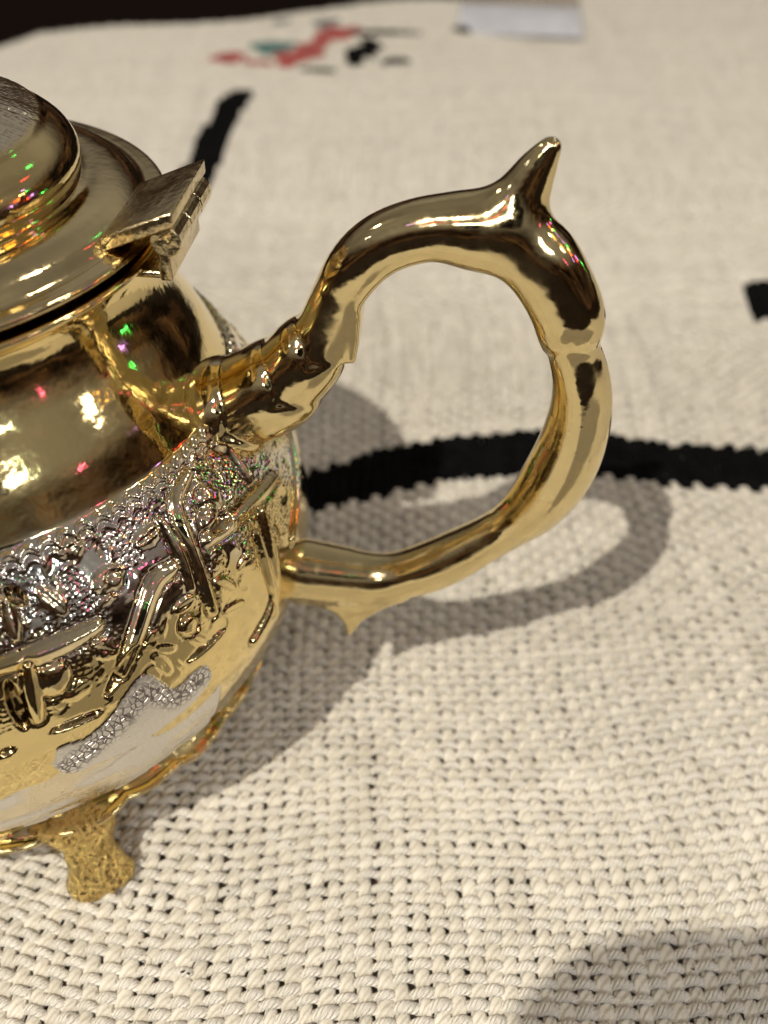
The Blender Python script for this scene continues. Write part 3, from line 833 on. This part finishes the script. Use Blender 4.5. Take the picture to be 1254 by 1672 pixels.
def build_handle():
    st = 2.1
    x = np.arange(300, 752, st); z = np.arange(128, 784, st); y = np.arange(-76, 76.1, st)
    X, Z = np.meshgrid(x, z, indexing='ij')
    d, r, par, side = chain2d(HANDLE, X, Z, 8)
    ex = np.interp(par, [0, 13, 25, 29, 32, 36, 39, 47], [2.0, 2.2, 2.3, 2.1, 1.62, 1.62, 2.0, 2.3])[:, :, None]
    Y = np.abs(y)[None, None, :]
    f = ((d[:, :, None] + 1e-6) ** ex + (Y / 1.03 + 1e-6) ** ex) ** (1 / ex) - r[:, :, None]
    # flat inner face with a crisp arris, from the upper step round to the lower arm
    fl = np.interp(par, [13, 16, 26, 31, 35, 43], [1.0, .82, .80, .90, 1.1, 1.2])
    inner = -side
    f = -smin(-f, -(inner - fl * r)[:, :, None] + 0 * Y, 2.5)
    dh, rh, _, _ = chain2d(HORN, X, Z, 2)
    fh = np.sqrt(dh[:, :, None] ** 2 + (Y / 0.85) ** 2) - rh[:, :, None]
    f = smin(f, fh, 24.0)
    for P, hd, k in ((SPUR1, 24, 7.0), (SPUR2, 25, 9.0), (LIP, 26, 9.0)):
        p2 = poly2d(P, X, Z)[:, :, None] + 0 * Y
        e = -smin(-p2, -(Y - hd + 0.25 * np.clip(-p2, 0, 20) * 0 + 0 * p2), 8.0)
        f = smin(f, e, k)
    V, F = surface_nets(f, x, z, y)                # field axes are x, z, y
    return V[:, [0, 2, 1]], F[:, ::-1]
v, f = build_handle()
handle = mesh_obj('handle', v, f, M_HANDLE, pot)
sm_ = handle.modifiers.new('smooth', 'SMOOTH'); sm_.factor = 0.5; sm_.iterations = 12

# ---- hinge
hx = 300
hv, hf = box(253, 322, -62, 62, -7, 7, 2.0)
hv[:, 2] += 677 + (hv[:, 0] - 253) * 0.40
hinge = mesh_obj('hinge', hv, hf, M_HINGE, pot)
def rod(x, z, r, y0, y1, name, mat, parent, ns=14):
    a = np.linspace(0, 2 * np.pi, ns, endpoint=False)
    rs = [(y0, r * .93), (y0 + .8, r), (y1 - .8, r), (y1, r * .93)]
    V = np.array([[x + q * math.cos(t), y, z + q * math.sin(t)] for y, q in rs for t in a] + [[x, y0, z], [x, y1, z]])
    F = [tuple(q) for q in grid_faces(4, ns, True)] + [(4 * ns, (j + 1) % ns, j) for j in range(ns)] + [(4 * ns + 1, 3 * ns + j, 3 * ns + (j + 1) % ns) for j in range(ns)]
    return mesh_obj(name, V, F, mat, parent, smooth=False)
for k in range(3):
    rod(312 + (1.5 if k % 2 else 0), 682, 14.5 - 1.5 * (k % 2), -60 + 40 * k + .8, -60 + 40 * (k + 1) - .8, 'knuckle', M_HINGE, hinge)
rod(312, 683, 5.5, -66, 66, 'pin', M_HINGE, hinge)
v, f = box(300, 312, -54, 54, 640, 676, 3); mesh_obj('leaf_plate', v, f, M_HINGE, hinge)
v, f = box(262, 302, -46, 46, 638, 646, 3); mesh_obj('lug', v, f, M_HINGE, hinge)

# ---- base skirt with scalloped edge
def skirt():
    th = np.radians(np.arange(0, 360, 0.8))
    prof = catmull([(300,104),(312,102),(322,96),(331,90),(338,88),(340,84),(334,80),(322,84),(308,90),(296,92)], 5)
    T, R = np.meshgrid(th, prof[:, 0]); _, Z = np.meshgrid(th, prof[:, 1])
    k = np.clip((R - 305) / 35, 0, 1)
    w = np.abs(np.sin(T * 13 + 2 * vnoise(np.cos(T) * 4 + 20, np.sin(T) * 4 + 20, 77))) ** .6
    R2 = R + k * (7 * w - 3 + 5 * (vnoise(np.cos(T) * 9 + 20, np.sin(T) * 9 + 20, 71) - .5))
    Z2 = Z + k * (2 * np.cos(T * 31) + 12 * (vnoise(np.cos(T) * 6 + 20, np.sin(T) * 6 + 20, 73) - .5))
    V = np.stack([R2 * np.cos(T), R2 * np.sin(T), Z2], -1).reshape(-1, 3)
    mesh_obj('base_rim', V, grid_faces(len(prof), len(th), True), M_GOLD, pot)
skirt()

# ---- cast feet
def foot(az):
    st = [(96,300,66,16),(88,318,58,17),(74,332,40,15),(58,342,30,14),(42,350,29,14),(26,357,34,16),(12,361,39,17),(3,362,38,15),(-2,361,32,12)]
    D = catmull(st, 8)
    C = np.stack([D[:, 1], 0 * D[:, 0], D[:, 0]], -1)
    B = np.tile([0, 1.0, 0], (len(D), 1)); N = np.tile([1.0, 0, 0], (len(D), 1))
    v, f = sweep(C, N, B, D[:, 3] * 1.25, D[:, 2], 72, 2.1)
    rr = np.random.default_rng(int(az + 400))
    v[:, 0] += 7 * (vnoise(v[:, 1] * .10 + 50, v[:, 2] * .10 + 50, 81) - .5) + 2 * (vnoise(v[:, 1] * .22 + 50, v[:, 2] * .22 + 50, 82) - .5) + 7 * np.exp(-(v[:, 1] / 10) ** 2) * (v[:, 2] > 20)
    v[:, 1] += 4 * (vnoise(v[:, 0] * .08 + 50, v[:, 2] * .08 + 50, 83) - .5)
    a = R_(az)
    x = v[:, 0] * math.cos(a) - v[:, 1] * math.sin(a); y = v[:, 0] * math.sin(a) + v[:, 1] * math.cos(a)
    v[:, 0], v[:, 1] = x, y
    return mesh_obj('foot', v, f, M_CAST, pot)
for az in (-55, 35, 125, 215):
    foot(az)

# ---- spout (on the far side from the handle, out of frame)
v, f = plane_tube([[-370,230,86],[-430,262,74],[-490,320,58],[-530,400,46],[-560,490,38],[-600,570,32],[-640,612,27]], 0.9, 28, 6)
mesh_obj('spout', v, f, M_GOLD, pot)

# ------------------------------------------------------------------ phone held over the rug, out of frame: its shadow falls in the lower right corner
def shadow_pos(gx_, gy_, z):
    g = np.array([gx_, gy_, 0.0]); t = (z - KEY[2]) / (0 - KEY[2]); return KEY + (g - KEY) * t
pc = shadow_pos(62, 536, 1300)
bm = bmesh.new()
W2, H2, rc = 1180, 640, 190
pts = []
for cx, cy, a0 in ((W2 - rc, -rc, 0), (rc, -rc, 90), (rc, -H2 + rc, 180), (W2 - rc, -H2 + rc, 270)):
    for k in range(9):
        a = R_(a0 + 90 * k / 8); pts.append((cx + rc * math.cos(a), cy + rc * math.sin(a)))
n = len(pts)
V = np.array([[x, y, 0] for x, y in pts] + [[x, y, 64] for x, y in pts], float)
F = [tuple(range(n))[::-1], tuple(range(n, 2 * n))] + [(i, (i + 1) % n, n + (i + 1) % n, n + i) for i in range(n)]
bm.free()
ph = mesh_obj('smartphone', V, F, M_PHONE, smooth=False, loc=(pc[0], pc[1], 1300))
tag(ph, 'dark phone held above the rug, casting the rounded shadow in the lower right corner', 'phone')
